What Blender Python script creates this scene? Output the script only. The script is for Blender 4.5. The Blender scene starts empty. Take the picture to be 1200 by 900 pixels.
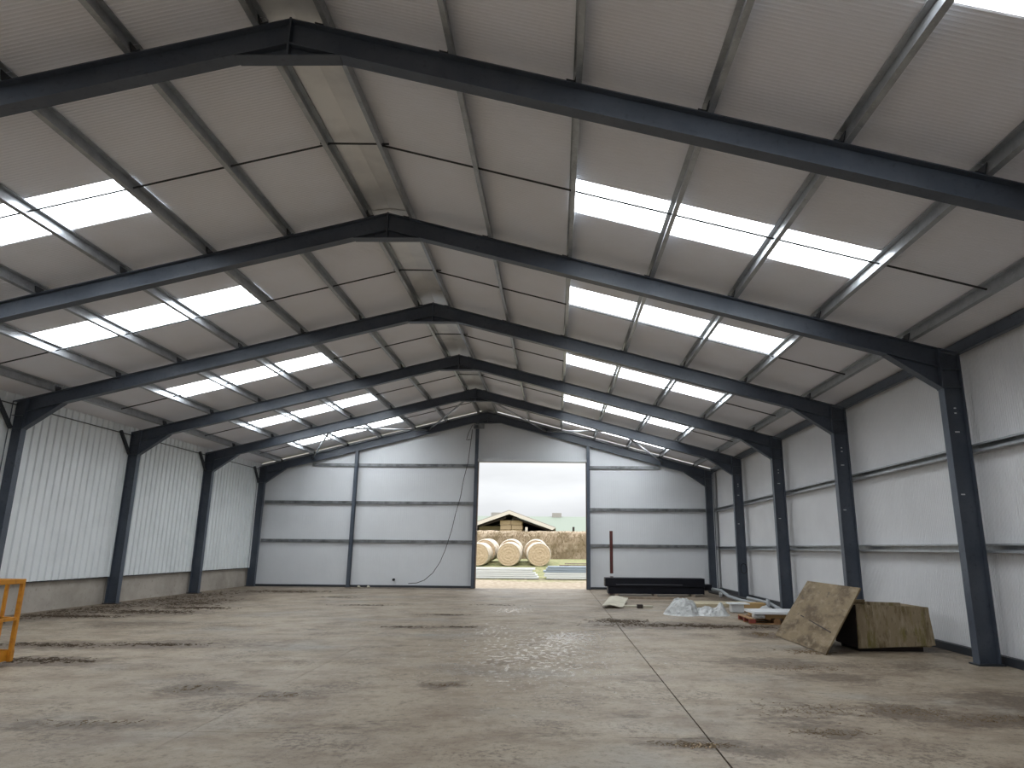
import bpy, math, random
from mathutils import Vector, Matrix, noise

# ------------------------------------------------------------------ camera, sky, exposure
scene = bpy.context.scene
C = scene.collection
H, ER, EL = 7.148, 4.690, 4.747          # ridge and eave heights of the rafters' top faces
WR, WL = 9.331, 9.502                    # half spans
D0, BAY = 6.353, 4.4453                  # first visible frame, bay length
CX, CZ = 2.892, 1.6

cam = bpy.data.objects.new('camera', bpy.data.cameras.new('camera'))
C.objects.link(cam)
_R = Vector((0.99981747, 0.0170097, 0.00870061))
_U = Vector((-0.00445559, -0.23525154, 0.97192431))
_F = Vector((-0.01857897, 0.97178567, 0.23513281))
cam.matrix_world = Matrix(((_R.x, _U.x, -_F.x, CX), (_R.y, _U.y, -_F.y, 0.0), (_R.z, _U.z, -_F.z, CZ), (0, 0, 0, 1)))
cam.data.sensor_width = 36.0
cam.data.lens = 807.02 / 1200 * 36
cam.data.shift_x = -37.08 / 1200
cam.data.shift_y = -3.32 / 1200
cam.data.clip_start = 0.05
cam.data.clip_end = 600
scene.camera = cam

SKY_ZENITH = 2.45
SKY_HORIZON = 0.44
ROOFLIGHT_GLOW = 5.5          # glow added to the rooflight sheets to brighten the interior
world = bpy.data.worlds.new('overcast_sky')
scene.world = world
world.use_nodes = True
nt = world.node_tree
nt.nodes.clear()
out = nt.nodes.new('ShaderNodeOutputWorld')
bg = nt.nodes.new('ShaderNodeBackground')
tc = nt.nodes.new('ShaderNodeTexCoord')
sep = nt.nodes.new('ShaderNodeSeparateXYZ')
nt.links.new(tc.outputs['Generated'], sep.inputs[0])
mr = nt.nodes.new('ShaderNodeMapRange')
mr.inputs['From Min'].default_value = 0.0
mr.inputs['From Max'].default_value = 1.0
mr.inputs['To Min'].default_value = SKY_HORIZON
mr.inputs['To Max'].default_value = SKY_ZENITH
nt.links.new(sep.outputs['Z'], mr.inputs['Value'])
mp = nt.nodes.new('ShaderNodeMapping')
mp.inputs['Scale'].default_value = (1.5, 1.5, 7.0)
nt.links.new(tc.outputs['Generated'], mp.inputs['Vector'])
cn = nt.nodes.new('ShaderNodeTexNoise')
cn.inputs['Scale'].default_value = 2.6
cn.inputs['Detail'].default_value = 5
nt.links.new(mp.outputs[0], cn.inputs['Vector'])
cr = nt.nodes.new('ShaderNodeMapRange')
cr.inputs['From Min'].default_value = 0.35
cr.inputs['From Max'].default_value = 0.68
cr.inputs['To Min'].default_value = 0.84
cr.inputs['To Max'].default_value = 1.06
nt.links.new(cn.outputs[0], cr.inputs['Value'])
mu = nt.nodes.new('ShaderNodeMath')
mu.operation = 'MULTIPLY'
nt.links.new(mr.outputs[0], mu.inputs[0])
nt.links.new(cr.outputs[0], mu.inputs[1])
bg.inputs['Color'].default_value = (0.95, 0.975, 1.0, 1)
nt.links.new(mu.outputs[0], bg.inputs['Strength'])
nt.links.new(bg.outputs[0], out.inputs[0])

scene.view_settings.view_transform = 'Standard'
scene.view_settings.look = 'None'
scene.view_settings.gamma = 1
scene.view_settings.use_curve_mapping = False
scene.view_settings.exposure = 0.76
try:
    scene.cycles.max_bounces = 12
    scene.cycles.diffuse_bounces = 7
    scene.cycles.transmission_bounces = 6
    scene.cycles.sample_clamp_indirect = 8
except Exception:
    pass

random.seed(7)
rnd = random.Random(11)
MR = (H - ER) / WR
ML = (H - EL) / WL


def ztop(x):
    return H - (MR * x if x > 0 else -ML * x)


# ------------------------------------------------------------------ materials
def mat(name, col, rough=0.6, metal=0.0, spots=None, bump=None, spec=None, stretch=None):
    """spots: (scale, colour2, low, high) mottling; bump: (scale, strength, distance)"""
    m = bpy.data.materials.new(name)
    m.use_nodes = True
    t = m.node_tree
    b = t.nodes['Principled BSDF']
    b.inputs['Base Color'].default_value = (*col, 1)
    b.inputs['Roughness'].default_value = rough
    b.inputs['Metallic'].default_value = metal
    if spec is not None:
        b.inputs['Specular IOR Level'].default_value = spec
    g = t.nodes.new('ShaderNodeNewGeometry')
    if spots:
        for sc, c2, lo, hi in ([spots] if not isinstance(spots, list) else spots):
            n = t.nodes.new('ShaderNodeTexNoise')
            n.inputs['Scale'].default_value = sc
            n.inputs['Detail'].default_value = 6
            n.inputs['Roughness'].default_value = 0.62
            if stretch:
                mp_ = t.nodes.new('ShaderNodeMapping')
                mp_.inputs['Scale'].default_value = stretch
                t.links.new(g.outputs['Position'], mp_.inputs['Vector'])
                t.links.new(mp_.outputs[0], n.inputs['Vector'])
            else:
                t.links.new(g.outputs['Position'], n.inputs['Vector'])
            r = t.nodes.new('ShaderNodeMapRange')
            r.inputs['From Min'].default_value = lo
            r.inputs['From Max'].default_value = hi
            t.links.new(n.outputs[0], r.inputs['Value'])
            mx = t.nodes.new('ShaderNodeMix')
            mx.data_type = 'RGBA'
            prev = b.inputs['Base Color'].links[0].from_socket if b.inputs['Base Color'].links else None
            if prev:
                t.links.new(prev, mx.inputs[6])
            else:
                mx.inputs[6].default_value = (*col, 1)
            mx.inputs[7].default_value = (*c2, 1)
            t.links.new(r.outputs[0], mx.inputs[0])
            t.links.new(mx.outputs[2], b.inputs['Base Color'])
    if bump:
        n = t.nodes.new('ShaderNodeTexNoise')
        n.inputs['Scale'].default_value = bump[0]
        n.inputs['Detail'].default_value = 4
        t.links.new(g.outputs['Position'], n.inputs['Vector'])
        bp = t.nodes.new('ShaderNodeBump')
        bp.inputs['Strength'].default_value = bump[1]
        bp.inputs['Distance'].default_value = bump[2]
        t.links.new(n.outputs[0], bp.inputs['Height'])
        t.links.new(bp.outputs[0], b.inputs['Normal'])
    return m


STEEL = mat('painted_steel', (0.060, 0.074, 0.100), 0.40, 0.0, [(1.6, (0.085, 0.100, 0.128), 0.42, 0.7), (14, (0.045, 0.052, 0.068), 0.56, 0.72)], (60, 0.15, 0.002))
STEELD = mat('dark_cleat_steel', (0.026, 0.030, 0.038), 0.5)
GALV = mat('galvanised_steel', (0.40, 0.42, 0.445), 0.36, 0.6, [(5, (0.31, 0.325, 0.345), 0.42, 0.66), (30, (0.47, 0.48, 0.50), 0.55, 0.7)])
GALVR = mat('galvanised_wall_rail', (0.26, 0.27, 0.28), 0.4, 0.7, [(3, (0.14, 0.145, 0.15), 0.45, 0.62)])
RODM = mat('dark_rod', (0.05, 0.052, 0.055), 0.5, 0.6)
LINER = mat('white_liner_sheet', (0.81, 0.815, 0.87), 0.42, 0.0, [(0.55, (0.77, 0.765, 0.80), 0.4, 0.65)], (3.0, 0.12, 0.02))
RIDGE = mat('ridge_flashing', (0.80, 0.80, 0.80), 0.3, 0.3, [(0.9, (0.66, 0.66, 0.67), 0.4, 0.6)])
WALLP = mat('white_wall_panel', (0.72, 0.725, 0.745), 0.45, 0.0, [(0.6, (0.66, 0.665, 0.685), 0.4, 0.65)])
GABLE = mat('pale_gable_panel', (0.69, 0.71, 0.74), 0.5, 0.0, [(0.4, (0.64, 0.66, 0.69), 0.4, 0.65)])
CLAD = mat('white_box_profile', (0.76, 0.79, 0.81), 0.4, 0.0, [(1.2, (0.68, 0.71, 0.73), 0.45, 0.7)])
CONC = mat('concrete_panel', (0.42, 0.38, 0.335), 0.85, 0.0, [(1.1, (0.31, 0.28, 0.24), 0.42, 0.66), (9, (0.24, 0.21, 0.17), 0.6, 0.75)], (18, 0.3, 0.01))
BLACK = mat('black_paint', (0.0035, 0.004, 0.008), 0.5, 0.0, (4, (0.007, 0.008, 0.014), 0.4, 0.7), None, 0.25)
BLACKM = mat('black_rubber', (0.010, 0.010, 0.011), 0.6)
LIP = mat('edge_highlight', (0.09, 0.095, 0.11), 0.5)  # paler tone painted in as the highlight on the black box
REDP = mat('red_oxide', (0.10, 0.018, 0.014), 0.6, 0, (12, (0.05, 0.012, 0.01), 0.4, 0.7))
WHITE = mat('white_sheet_metal', (0.72, 0.74, 0.76), 0.4)
YEL = mat('yellow_paint', (0.62, 0.26, 0.018), 0.5, 0.0, [(9, (0.40, 0.15, 0.015), 0.5, 0.75)])
RUST = mat('rusty_edge', (0.09, 0.055, 0.035), 0.8, 0, (9, (0.05, 0.045, 0.045), 0.4, 0.6))
PLY = mat('weathered_plywood', (0.18, 0.13, 0.070), 0.75, 0, [(2.0, (0.085, 0.054, 0.022), 0.47, 0.60), (6, (0.25, 0.195, 0.125), 0.50, 0.70), (11, (0.085, 0.06, 0.035), 0.58, 0.70)], (25, 0.4, 0.01), None, (1.0, 0.55, 1.6))
PLY2 = mat('stained_plywood', (0.30, 0.235, 0.150), 0.8, 0, [(2.4, (0.13, 0.092, 0.035), 0.48, 0.64), (6, (0.40, 0.33, 0.24), 0.5, 0.68), (3.6, (0.20, 0.17, 0.055), 0.53, 0.66), (9, (0.09, 0.065, 0.035), 0.58, 0.72)], (25, 0.4, 0.01), None, (2.2, 1.0, 0.6))
WOOD = mat('pallet_wood', (0.36, 0.20, 0.09), 0.8, 0, (6, (0.20, 0.11, 0.05), 0.4, 0.7))
WOODR = mat('red_pallet_block', (0.22, 0.045, 0.03), 0.8)
TIMB = mat('grey_timber', (0.33, 0.27, 0.21), 0.85, 0, (5, (0.2, 0.15, 0.11), 0.4, 0.7))
CARD = mat('cardboard', (0.46, 0.30, 0.13), 0.8)
PALE = mat('pale_board', (0.50, 0.47, 0.38), 0.75, 0, (4, (0.33, 0.30, 0.24), 0.45, 0.7))
CREAM = mat('insulation_board', (0.46, 0.40, 0.28), 0.8)
PIPE = mat('grey_pipe', (0.30, 0.32, 0.34), 0.4)
DIRT = mat('dark_muck', (0.062, 0.045, 0.030), 0.95, 0, (30, (0.11, 0.08, 0.05), 0.4, 0.7))
STRAWD = mat('trodden_straw', (0.14, 0.095, 0.055), 0.95, 0, (30, (0.24, 0.18, 0.11), 0.45, 0.7))
STRAW = mat('straw', (0.56, 0.43, 0.29), 0.9, 0, [(14, (0.46, 0.34, 0.22), 0.4, 0.65)], (30, 0.5, 0.03))
NET = mat('net_wrap', (0.62, 0.56, 0.47), 0.7, 0, (5, (0.42, 0.34, 0.25), 0.45, 0.65))
HEDGE = mat('dry_hedge', (0.37, 0.285, 0.20), 0.95, 0, [(1.3, (0.25, 0.19, 0.115), 0.42, 0.6), (3, (0.48, 0.39, 0.29), 0.5, 0.7)])
GROOF = mat('green_barn_roof', (0.215, 0.25, 0.20), 0.7)
FIBRE = mat('fibre_cement', (0.37, 0.34, 0.31), 0.85)
BARGE = mat('pale_barge_board', (0.70, 0.64, 0.57), 0.8)
DARKW = mat('dark_timber_and_shade', (0.035, 0.026, 0.024), 0.9)  # timber, and the shade painted on the crate's left side
BWALL = mat('cream_block_wall', (0.60, 0.52, 0.40), 0.9)
BLUEP = mat('blue_grey_panel', (0.30, 0.36, 0.43), 0.45)
STACKW = mat('stacked_white_panel', (0.76, 0.78, 0.78), 0.5)

# rooflight: thin glass-fibre sheet that passes daylight, with a glow added on top
SKYL = bpy.data.materials.new('translucent_rooflight')
SKYL.use_nodes = True
t = SKYL.node_tree
t.nodes.clear()
o_ = t.nodes.new('ShaderNodeOutputMaterial')
tr = t.nodes.new('ShaderNodeBsdfTranslucent')
tr.inputs['Color'].default_value = (0.86, 0.90, 0.92, 1)
df = t.nodes.new('ShaderNodeBsdfDiffuse')
df.inputs['Color'].default_value = (0.75, 0.78, 0.8, 1)
ms = t.nodes.new('ShaderNodeMixShader')
ms.inputs[0].default_value = 0.14
t.links.new(tr.outputs[0], ms.inputs[1])
t.links.new(df.outputs[0], ms.inputs[2])
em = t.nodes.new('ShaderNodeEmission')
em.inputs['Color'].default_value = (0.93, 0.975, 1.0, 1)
em.inputs['Strength'].default_value = ROOFLIGHT_GLOW
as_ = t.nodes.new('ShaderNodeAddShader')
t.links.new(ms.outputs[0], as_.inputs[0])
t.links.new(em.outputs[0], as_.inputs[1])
t.links.new(as_.outputs[0], o_.inputs[0])

# crumpled clear-white polythene
POLY = bpy.data.materials.new('crumpled_polythene')
POLY.use_nodes = True
t = POLY.node_tree
b = t.nodes['Principled BSDF']
b.inputs['Base Color'].default_value = (0.44, 0.45, 0.45, 1)
b.inputs['Roughness'].default_value = 0.3
g = t.nodes.new('ShaderNodeNewGeometry')
v = t.nodes.new('ShaderNodeTexVoronoi')
v.inputs['Scale'].default_value = 9
t.links.new(g.outputs['Position'], v.inputs['Vector'])
bp = t.nodes.new('ShaderNodeBump')
bp.inputs['Strength'].default_value = 0.8
bp.inputs['Distance'].default_value = 0.05
t.links.new(v.outputs['Distance'], bp.inputs['Height'])
t.links.new(bp.outputs[0], b.inputs['Normal'])


def floor_material():
    m = bpy.data.materials.new('dirty_concrete_floor')
    m.use_nodes = True
    t = m.node_tree
    b = t.nodes['Principled BSDF']
    g = t.nodes.new('ShaderNodeNewGeometry')

    def noi(scale, detail=6, rough=0.6, vec=None):
        n = t.nodes.new('ShaderNodeTexNoise')
        n.inputs['Scale'].default_value = scale
        n.inputs['Detail'].default_value = detail
        n.inputs['Roughness'].default_value = rough
        t.links.new(vec or g.outputs['Position'], n.inputs['Vector'])
        return n.outputs[0]

    def rng(sock, lo, hi, a=0.0, c=1.0):
        r = t.nodes.new('ShaderNodeMapRange')
        r.inputs['From Min'].default_value = lo
        r.inputs['From Max'].default_value = hi
        r.inputs['To Min'].default_value = a
        r.inputs['To Max'].default_value = c
        t.links.new(sock, r.inputs['Value'])
        return r.outputs[0]

    def mix(f, a, c):
        x = t.nodes.new('ShaderNodeMix')
        x.data_type = 'RGBA'
        t.links.new(f, x.inputs[0])
        for s, q in ((6, a), (7, c)):
            if isinstance(q, tuple):
                x.inputs[s].default_value = (*q, 1)
            else:
                t.links.new(q, x.inputs[s])
        return x.outputs[2]

    def math_(op, a, c):
        x = t.nodes.new('ShaderNodeMath')
        x.operation = op
        for i, q in enumerate((a, c)):
            if isinstance(q, (int, float)):
                x.inputs[i].default_value = q
            else:
                t.links.new(q, x.inputs[i])
        return x.outputs[0]
    mp = t.nodes.new('ShaderNodeMapping')
    mp.inputs['Scale'].default_value = (0.8, 1.15, 1)
    t.links.new(g.outputs['Position'], mp.inputs['Vector'])
    base = mix(rng(noi(0.35), 0.35, 0.65), (0.272, 0.222, 0.163), (0.330, 0.277, 0.208))
    base = mix(rng(noi(0.5, 4, 0.5, mp.outputs[0]), 0.54, 0.72, 0, 0.8), base, (0.205, 0.20, 0.185))
    base = mix(rng(noi(1.7, 8, 0.7, mp.outputs[0]), 0.45, 0.66, 0, 0.9), base, (0.165, 0.120, 0.082))
    base = mix(rng(noi(9, 6, 0.7), 0.53, 0.68, 0, 0.75), base, (0.125, 0.092, 0.063))
    base = mix(rng(noi(28, 5, 0.75), 0.55, 0.70, 0, 0.7), base, (0.10, 0.075, 0.052))
    base = mix(rng(math_('MULTIPLY', noi(0.9, 5, 0.6), noi(16, 6, 0.75)), 0.285, 0.36, 0, 0.85), base, (0.10, 0.072, 0.048))
    base = mix(rng(noi(2.6, 5, 0.7), 0.60, 0.76, 0, 0.5), base, (0.40, 0.36, 0.30))
    a = t.nodes.new('ShaderNodeAttribute')
    a.attribute_name = 'dirt'
    fine = noi(5.5, 8, 0.72, mp.outputs[0])
    d = math_('ADD', a.outputs['Fac'], math_('MULTIPLY', math_('SUBTRACT', fine, 0.5), 1.9))
    dm = math_('MULTIPLY', rng(d, 0.30, 0.62, 0, 0.92), rng(a.outputs['Fac'], 0.02, 0.15))
    base = mix(dm, base, mix(rng(noi(22, 4), 0.45, 0.7), (0.085, 0.060, 0.040), (0.17, 0.125, 0.08)))
    t.links.new(base, b.inputs['Base Color'])
    w = t.nodes.new('ShaderNodeAttribute')
    w.attribute_name = 'wet'
    mp2 = t.nodes.new('ShaderNodeMapping')
    mp2.inputs['Scale'].default_value = (11, 7, 1)
    t.links.new(g.outputs['Position'], mp2.inputs['Vector'])
    wn = noi(1.0, 3, 0.6, mp2.outputs[0])
    wf = math_('MULTIPLY', rng(math_('ADD', wn, math_('MULTIPLY', w.outputs['Fac'], 0.22)), 0.66, 0.74), rng(w.outputs['Fac'], 0.02, 0.25))
    ro = math_('SUBTRACT', rng(noi(1.2), 0.3, 0.7, 0.50, 0.68), math_('MULTIPLY', wf, 0.40))
    t.links.new(ro, b.inputs['Roughness'])
    b1 = t.nodes.new('ShaderNodeBump')
    b1.inputs['Strength'].default_value = 0.5
    b1.inputs['Distance'].default_value = 0.016
    hh = math_('ADD', noi(7, 7, 0.7), math_('MULTIPLY', wn, 1.0))
    t.links.new(hh, b1.inputs['Height'])
    t.links.new(b1.outputs[0], b.inputs['Normal'])
    return m


FLOOR = floor_material()


def ground_material():
    m = bpy.data.materials.new('yard_ground')
    m.use_nodes = True
    t = m.node_tree
    b = t.nodes['Principled BSDF']
    b.inputs['Roughness'].default_value = 0.95
    g = t.nodes.new('ShaderNodeNewGeometry')
    s = t.nodes.new('ShaderNodeSeparateXYZ')
    t.links.new(g.outputs['Position'], s.inputs[0])
    n = t.nodes.new('ShaderNodeTexNoise')
    n.inputs['Scale'].default_value = 0.7
    n.inputs['Detail'].default_value = 6
    t.links.new(g.outputs['Position'], n.inputs['Vector'])
    ad = t.nodes.new('ShaderNodeMath')
    ad.operation = 'MULTIPLY_ADD'
    ad.inputs[1].default_value = 5
    t.links.new(n.outputs[0], ad.inputs[0])
    t.links.new(s.outputs['Y'], ad.inputs[2])
    r = t.nodes.new('ShaderNodeMapRange')
    r.inputs['From Min'].default_value = 35.6
    r.inputs['From Max'].default_value = 37.6
    t.links.new(ad.outputs[0], r.inputs['Value'])
    n2 = t.nodes.new('ShaderNodeTexNoise')
    n2.inputs['Scale'].default_value = 5
    n2.inputs['Detail'].default_value = 8
    t.links.new(g.outputs['Position'], n2.inputs['Vector'])
    cr1 = t.nodes.new('ShaderNodeValToRGB')
    cr1.color_ramp.elements[0].position = 0.35
    cr1.color_ramp.elements[0].color = (0.28, 0.22, 0.155, 1)
    cr1.color_ramp.elements[1].position = 0.65
    cr1.color_ramp.elements[1].color = (0.42, 0.35, 0.265, 1)
    t.links.new(n2.outputs[0], cr1.inputs[0])
    cr2 = t.nodes.new('ShaderNodeValToRGB')
    cr2.color_ramp.elements[0].position = 0.4
    cr2.color_ramp.elements[0].color = (0.17, 0.19, 0.075, 1)
    cr2.color_ramp.elements[1].position = 0.62
    cr2.color_ramp.elements[1].color = (0.30, 0.27, 0.14, 1)
    t.links.new(n2.outputs[0], cr2.inputs[0])
    mx = t.nodes.new('ShaderNodeMix')
    mx.data_type = 'RGBA'
    t.links.new(r.outputs[0], mx.inputs[0])
    t.links.new(cr1.outputs[0], mx.inputs[6])
    t.links.new(cr2.outputs[0], mx.inputs[7])
    t.links.new(mx.outputs[2], b.inputs['Base Color'])
    return m


GROUND = ground_material()


# ------------------------------------------------------------------ helpers
class MB:
    def __init__(s):
        s.v, s.f = [], []

    def add(s, vs, fs):
        k = len(s.v)
        s.v += [tuple(p) for p in vs]
        s.f += [tuple(i + k for i in f) for f in fs]
        return s

    def box(s, x0, x1, y0, y1, z0, z1):
        return s.add([(x0, y0, z0), (x1, y0, z0), (x1, y1, z0), (x0, y1, z0), (x0, y0, z1), (x1, y0, z1), (x1, y1, z1), (x0, y1, z1)],
                     [(0, 3, 2, 1), (4, 5, 6, 7), (0, 1, 5, 4), (1, 2, 6, 5), (2, 3, 7, 6), (3, 0, 4, 7)])

    def ext(s, pts, y0, y1):
        """polygon in the XZ plane (any convex outline), extruded along y"""
        a = sum(pts[i][0] * pts[(i + 1) % len(pts)][1] - pts[(i + 1) % len(pts)][0] * pts[i][1] for i in range(len(pts)))
        if a < 0:
            pts = pts[::-1]
        n = len(pts)
        vs = [(x, y0, z) for x, z in pts] + [(x, y1, z) for x, z in pts]
        fs = [tuple(range(n)), tuple(reversed(range(n, 2 * n)))]
        fs += [((i + 1) % n, i, n + i, n + (i + 1) % n) for i in range(n)]
        return s.add(vs, fs)

    def bar(s, p0, p1, w, hgt, up=(0, 0, 1)):
        """rectangular bar from p0 to p1"""
        p0, p1 = Vector(p0), Vector(p1)
        d = (p1 - p0).normalized()
        u = Vector(up)
        r = d.cross(u)
        if r.length < 1e-4:
            r = d.cross(Vector((1, 0, 0)))
        r.normalize()
        u = r.cross(d).normalized()
        vs = []
        for p in (p0, p1):
            for a, c in ((-1, -1), (1, -1), (1, 1), (-1, 1)):
                vs.append(p + r * a * w / 2 + u * c * hgt / 2)
        return s.add(vs, [(0, 1, 2, 3), (7, 6, 5, 4), (0, 4, 5, 1), (1, 5, 6, 2), (2, 6, 7, 3), (3, 7, 4, 0)])

    def tube(s, pts, r, n=8):
        pts = [Vector(p) for p in pts]
        vs, fs = [], []
        m = len(pts)
        ref = Vector((0.13, 0.31, 0.94))
        for i, p in enumerate(pts):
            d = (pts[min(i + 1, m - 1)] - pts[max(i - 1, 0)]).normalized()
            a = d.cross(ref)
            if a.length < 1e-3:
                a = d.cross(Vector((1, 0, 0)))
            a.normalize()
            c = d.cross(a)
            for k in range(n):
                t_ = 2 * math.pi * k / n
                vs.append(p + a * math.cos(t_) * r + c * math.sin(t_) * r)
        for i in range(m - 1):
            for k in range(n):
                fs.append((i * n + k, i * n + (k + 1) % n, (i + 1) * n + (k + 1) % n, (i + 1) * n + k))
        fs.append(tuple(reversed(range(n))))
        fs.append(tuple(range((m - 1) * n, m * n)))
        return s.add(vs, fs)

    def mesh(s, name):
        me = bpy.data.meshes.new(name)
        me.from_pydata(s.v, [], s.f)
        me.update()
        return me

    def build(s, name, m, parent=None, smooth=False, bevel=0):
        me = s.mesh(name)
        me.materials.append(m)
        if smooth:
            for p in me.polygons:
                p.use_smooth = True
        o = obj(name, me, parent)
        if bevel:
            b = o.modifiers.new('bevel', 'BEVEL')
            b.width = bevel
            b.segments = 2
            b.limit_method = 'ANGLE'
        return o


def obj(name, me, parent=None, M=None):
    o = bpy.data.objects.new(name, me)
    C.objects.link(o)
    if parent is not None:
        o.parent = parent
        # parts are modelled in world space: undo the parent's place
        o.matrix_parent_inverse = PINV.get(parent.name, Matrix())
    if M is not None:
        o.matrix_basis = M
    return o


PINV = {}


def empty(name, loc=(0, 0, 0)):
    o = bpy.data.objects.new(name, None)
    C.objects.link(o)
    o.empty_display_size = 0.2
    o.location = loc
    PINV[o.name] = Matrix.Translation(Vector(loc)).inverted()
    return o


def tag(o, label, cat, group=None, kind=None):
    o['label'] = label
    o['category'] = cat
    if group:
        o['group'] = group
    if kind:
        o['kind'] = kind
    return o


def thing(name, loc, label, cat, group=None):
    return tag(empty(name, loc), label, cat, group)


def struct(name, loc=(0, 0, 0)):
    o = empty(name, loc)
    o['kind'] = 'structure'
    return o


def copy_tree(o, dv, parent=None):
    """copy of a thing and its parts (modelled in world space) moved by dv"""
    c = o.copy()
    C.objects.link(c)
    if parent is None:
        c.location = o.location + Vector(dv)
        PINV[c.name] = PINV.get(o.name, Matrix())
    else:
        c.parent = parent
    for ch in o.children:
        copy_tree(ch, dv, c)
    return c


def ribbed(width, length, pitch, depth, thick, frac=0.5, top=None, slope=0.25):
    """sheet in local coords: x along the ribs, y across, ribs hang below z=0, back at z=thick.
    top(y) may give a different length for each y"""
    vs, fs = [], []
    n = max(1, round(width / pitch))
    p = width / n
    prof = []
    r = p * frac
    for i in range(n):
        y = i * p
        if i == 0:
            prof.append((y, 0.0))
        prof += [(y + p * 0.15, 0.0), (y + p * 0.15 + r * slope, -depth), (y + p * 0.15 + r * (1 - slope), -depth), (y + p * 0.15 + r, 0.0)]
    prof.append((width, 0.0))
    k = len(prof)
    L = (lambda y: length) if top is None else top
    for y, z in prof:
        vs.append((0, y, z))
    for y, z in prof:
        vs.append((L(y), y, z))
    for i in range(k - 1):
        fs.append((i, i + k, i + 1 + k, i + 1))
    a = len(vs)
    vs += [(0, 0, thick), (0, width, thick), (L(width), width, thick), (L(0), 0, thick)]
    fs.append((a, a + 1, a + 2, a + 3))
    fs.append((0, a, a + 3, k))
    fs.append((k - 1, 2 * k - 1, a + 2, a + 1))
    fs.append(tuple(range(k)) + (a + 1, a))
    fs.append(tuple(reversed(range(k, 2 * k))) + (a + 3, a + 2))
    me = bpy.data.meshes.new('ribbed_sheet')
    me.from_pydata(vs, [], fs)
    me.update()
    return me


def frame_matrix(origin, X, Y, Z):
    return Matrix(((X[0], Y[0], Z[0], origin[0]), (X[1], Y[1], Z[1], origin[1]), (X[2], Y[2], Z[2], origin[2]), (0, 0, 0, 1)))


# ------------------------------------------------------------------ ground and floor
def zt(y):
    pts = [(-100, -0.08), (31.5, -0.06), (34, 0.08), (36, 0.15), (39.5, 0.58), (41.4, .80), (50, 0.9), (62, 1.15), (400, 1.5)]
    for (a, za), (b_, zb) in zip(pts, pts[1:]):
        if y <= b_:
            return za + (zb - za) * (y - a) / (b_ - a)
    return 1.5


g_ = MB()
xs = [-150, -60, -30] + [-20 + 2 * i for i in range(26)] + [60, 150]
ys = [-60, -20, 20, 28, 30, 31.5] + [32 + i for i in range(34)] + [75, 100, 150, 400]
for y in ys:
    for x in xs:
        g_.v.append((x, y, zt(y) + (0.05 * noise.noise(Vector((x * .3, y * .3, 0))) if y > 32 else 0)))
nx = len(xs)
for j in range(len(ys) - 1):
    for i in range(nx - 1):
        g_.f.append((j * nx + i, j * nx + i + 1, (j + 1) * nx + i + 1, (j + 1) * nx + i))
o = g_.build('ground', GROUND, None, True)
o['kind'] = 'structure'

# stains: (x, y, rx, ry, strength)
STAINS = [(-8.7, 17.5, 0.9, 3.2, .9), (-8.2, 22, 1.2, 3.5, .95), (-6.8, 17.3, 1.6, .8, .75), (-7.3, 20.5, 1.2, 2.2, .8), (-6.8, 25.5, 2.0, 1.0, .6),
          (-5.2, 11.7, 1.2, .35, .95), (-5.9, 14.8, 1.5, .5, .6), (-3.6, 11.9, 1.1, .35, .85), (-4.4, 10.1, 1.1, .35, .95), (-2.4, 12.1, .9, .45, .6),
          (-1.2, 8.4, .45, .35, .8), (-.1, 8.1, .5, .25, .6), (-1.5, 6.8, .9, .25, .65), (-1.4, 10.3, .5, .25, .4), (-.1, 14.8, .6, .25, .8), (.9, 14.9, .6, .2, .75), (-1.8, 14.3, .5, .2, .5),
          (0, 12, .5, .25, .4), (.3, 17.5, .7, .2, .7), (-2.4, 20, .9, .3, .6), (-1, 23.5, 1.4, .4, .5), (-4, 23, .8, .3, .6), (1.2, 20.5, .8, .25, .5),
          (5.3, 15.7, 1.8, .55, 1.0), (6.6, 15.5, 1.3, .4, 1.0), (4.4, 16.4, .8, .6, .8), (4.5, 19.5, .7, .7, .7), (3.6, 17.3, .6, .5, .5),
          (6.0, 10.7, .9, .45, .7), (6.5, 9.6, .7, .3, .75), (5.3, 10.6, .3, .2, .5), (6.9, 14.2, .35, .5, .9), (6.9, 12.2, .6, .25, .5),
          (4.1, 6.35, .45, .14, .95), (4.5, 6.2, .35, .10, .8), (5.1, 7.1, .5, .35, .6), (5.35, 6.75, .4, .18, .85), (5.5, 7.6, .8, .5, .5),
          (6.6, 7.7, .5, .35, .9), (7.2, 7.4, .8, .25, .8), (8.0, 8.2, .7, .5, .8), (8.0, 10.4, .9, .3, .5), (7.3, 6.5, .5, .2, .5),
          (2.0, 10.5, .4, .3, .45), (1.6, 8.8, .35, .25, .7), (3.9, 9.3, .35, .3, .5), (1.1, 6.8, .8, .2, .45), (2.9, 6.6, .5, .12, .5), (3.6, 7.4, .25, .2, .5),
          (8.6, 21, .8, 5, .7), (7, 19.4, .8, .8, .5), (6, 22.5, 1.6, .6, .5), (9.2, 12.4, .4, 1.2, .6), (2.5, 26, 1.8, 1.2, .25), (-3, 28, 6, .25, .9), (7, 28, 2.5, .3, .7)]
WET = [(2.6, 11.3, 1.5, 3.0, .8), (1.6, 14.5, .9, 1.4, .6), (3.2, 13.4, .6, 1.0, 1.5), (1.7, 19.0, .6, 1.2, .9)]


def field(lst, x, y):
    r = 0.0
    for cx, cy, rx, ry, s_ in lst:
        q = ((x - cx) / rx) ** 2 + ((y - cy) / ry) ** 2
        if q < 4:
            r = max(r, s_ * math.exp(-q * 0.9))
    return r


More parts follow.
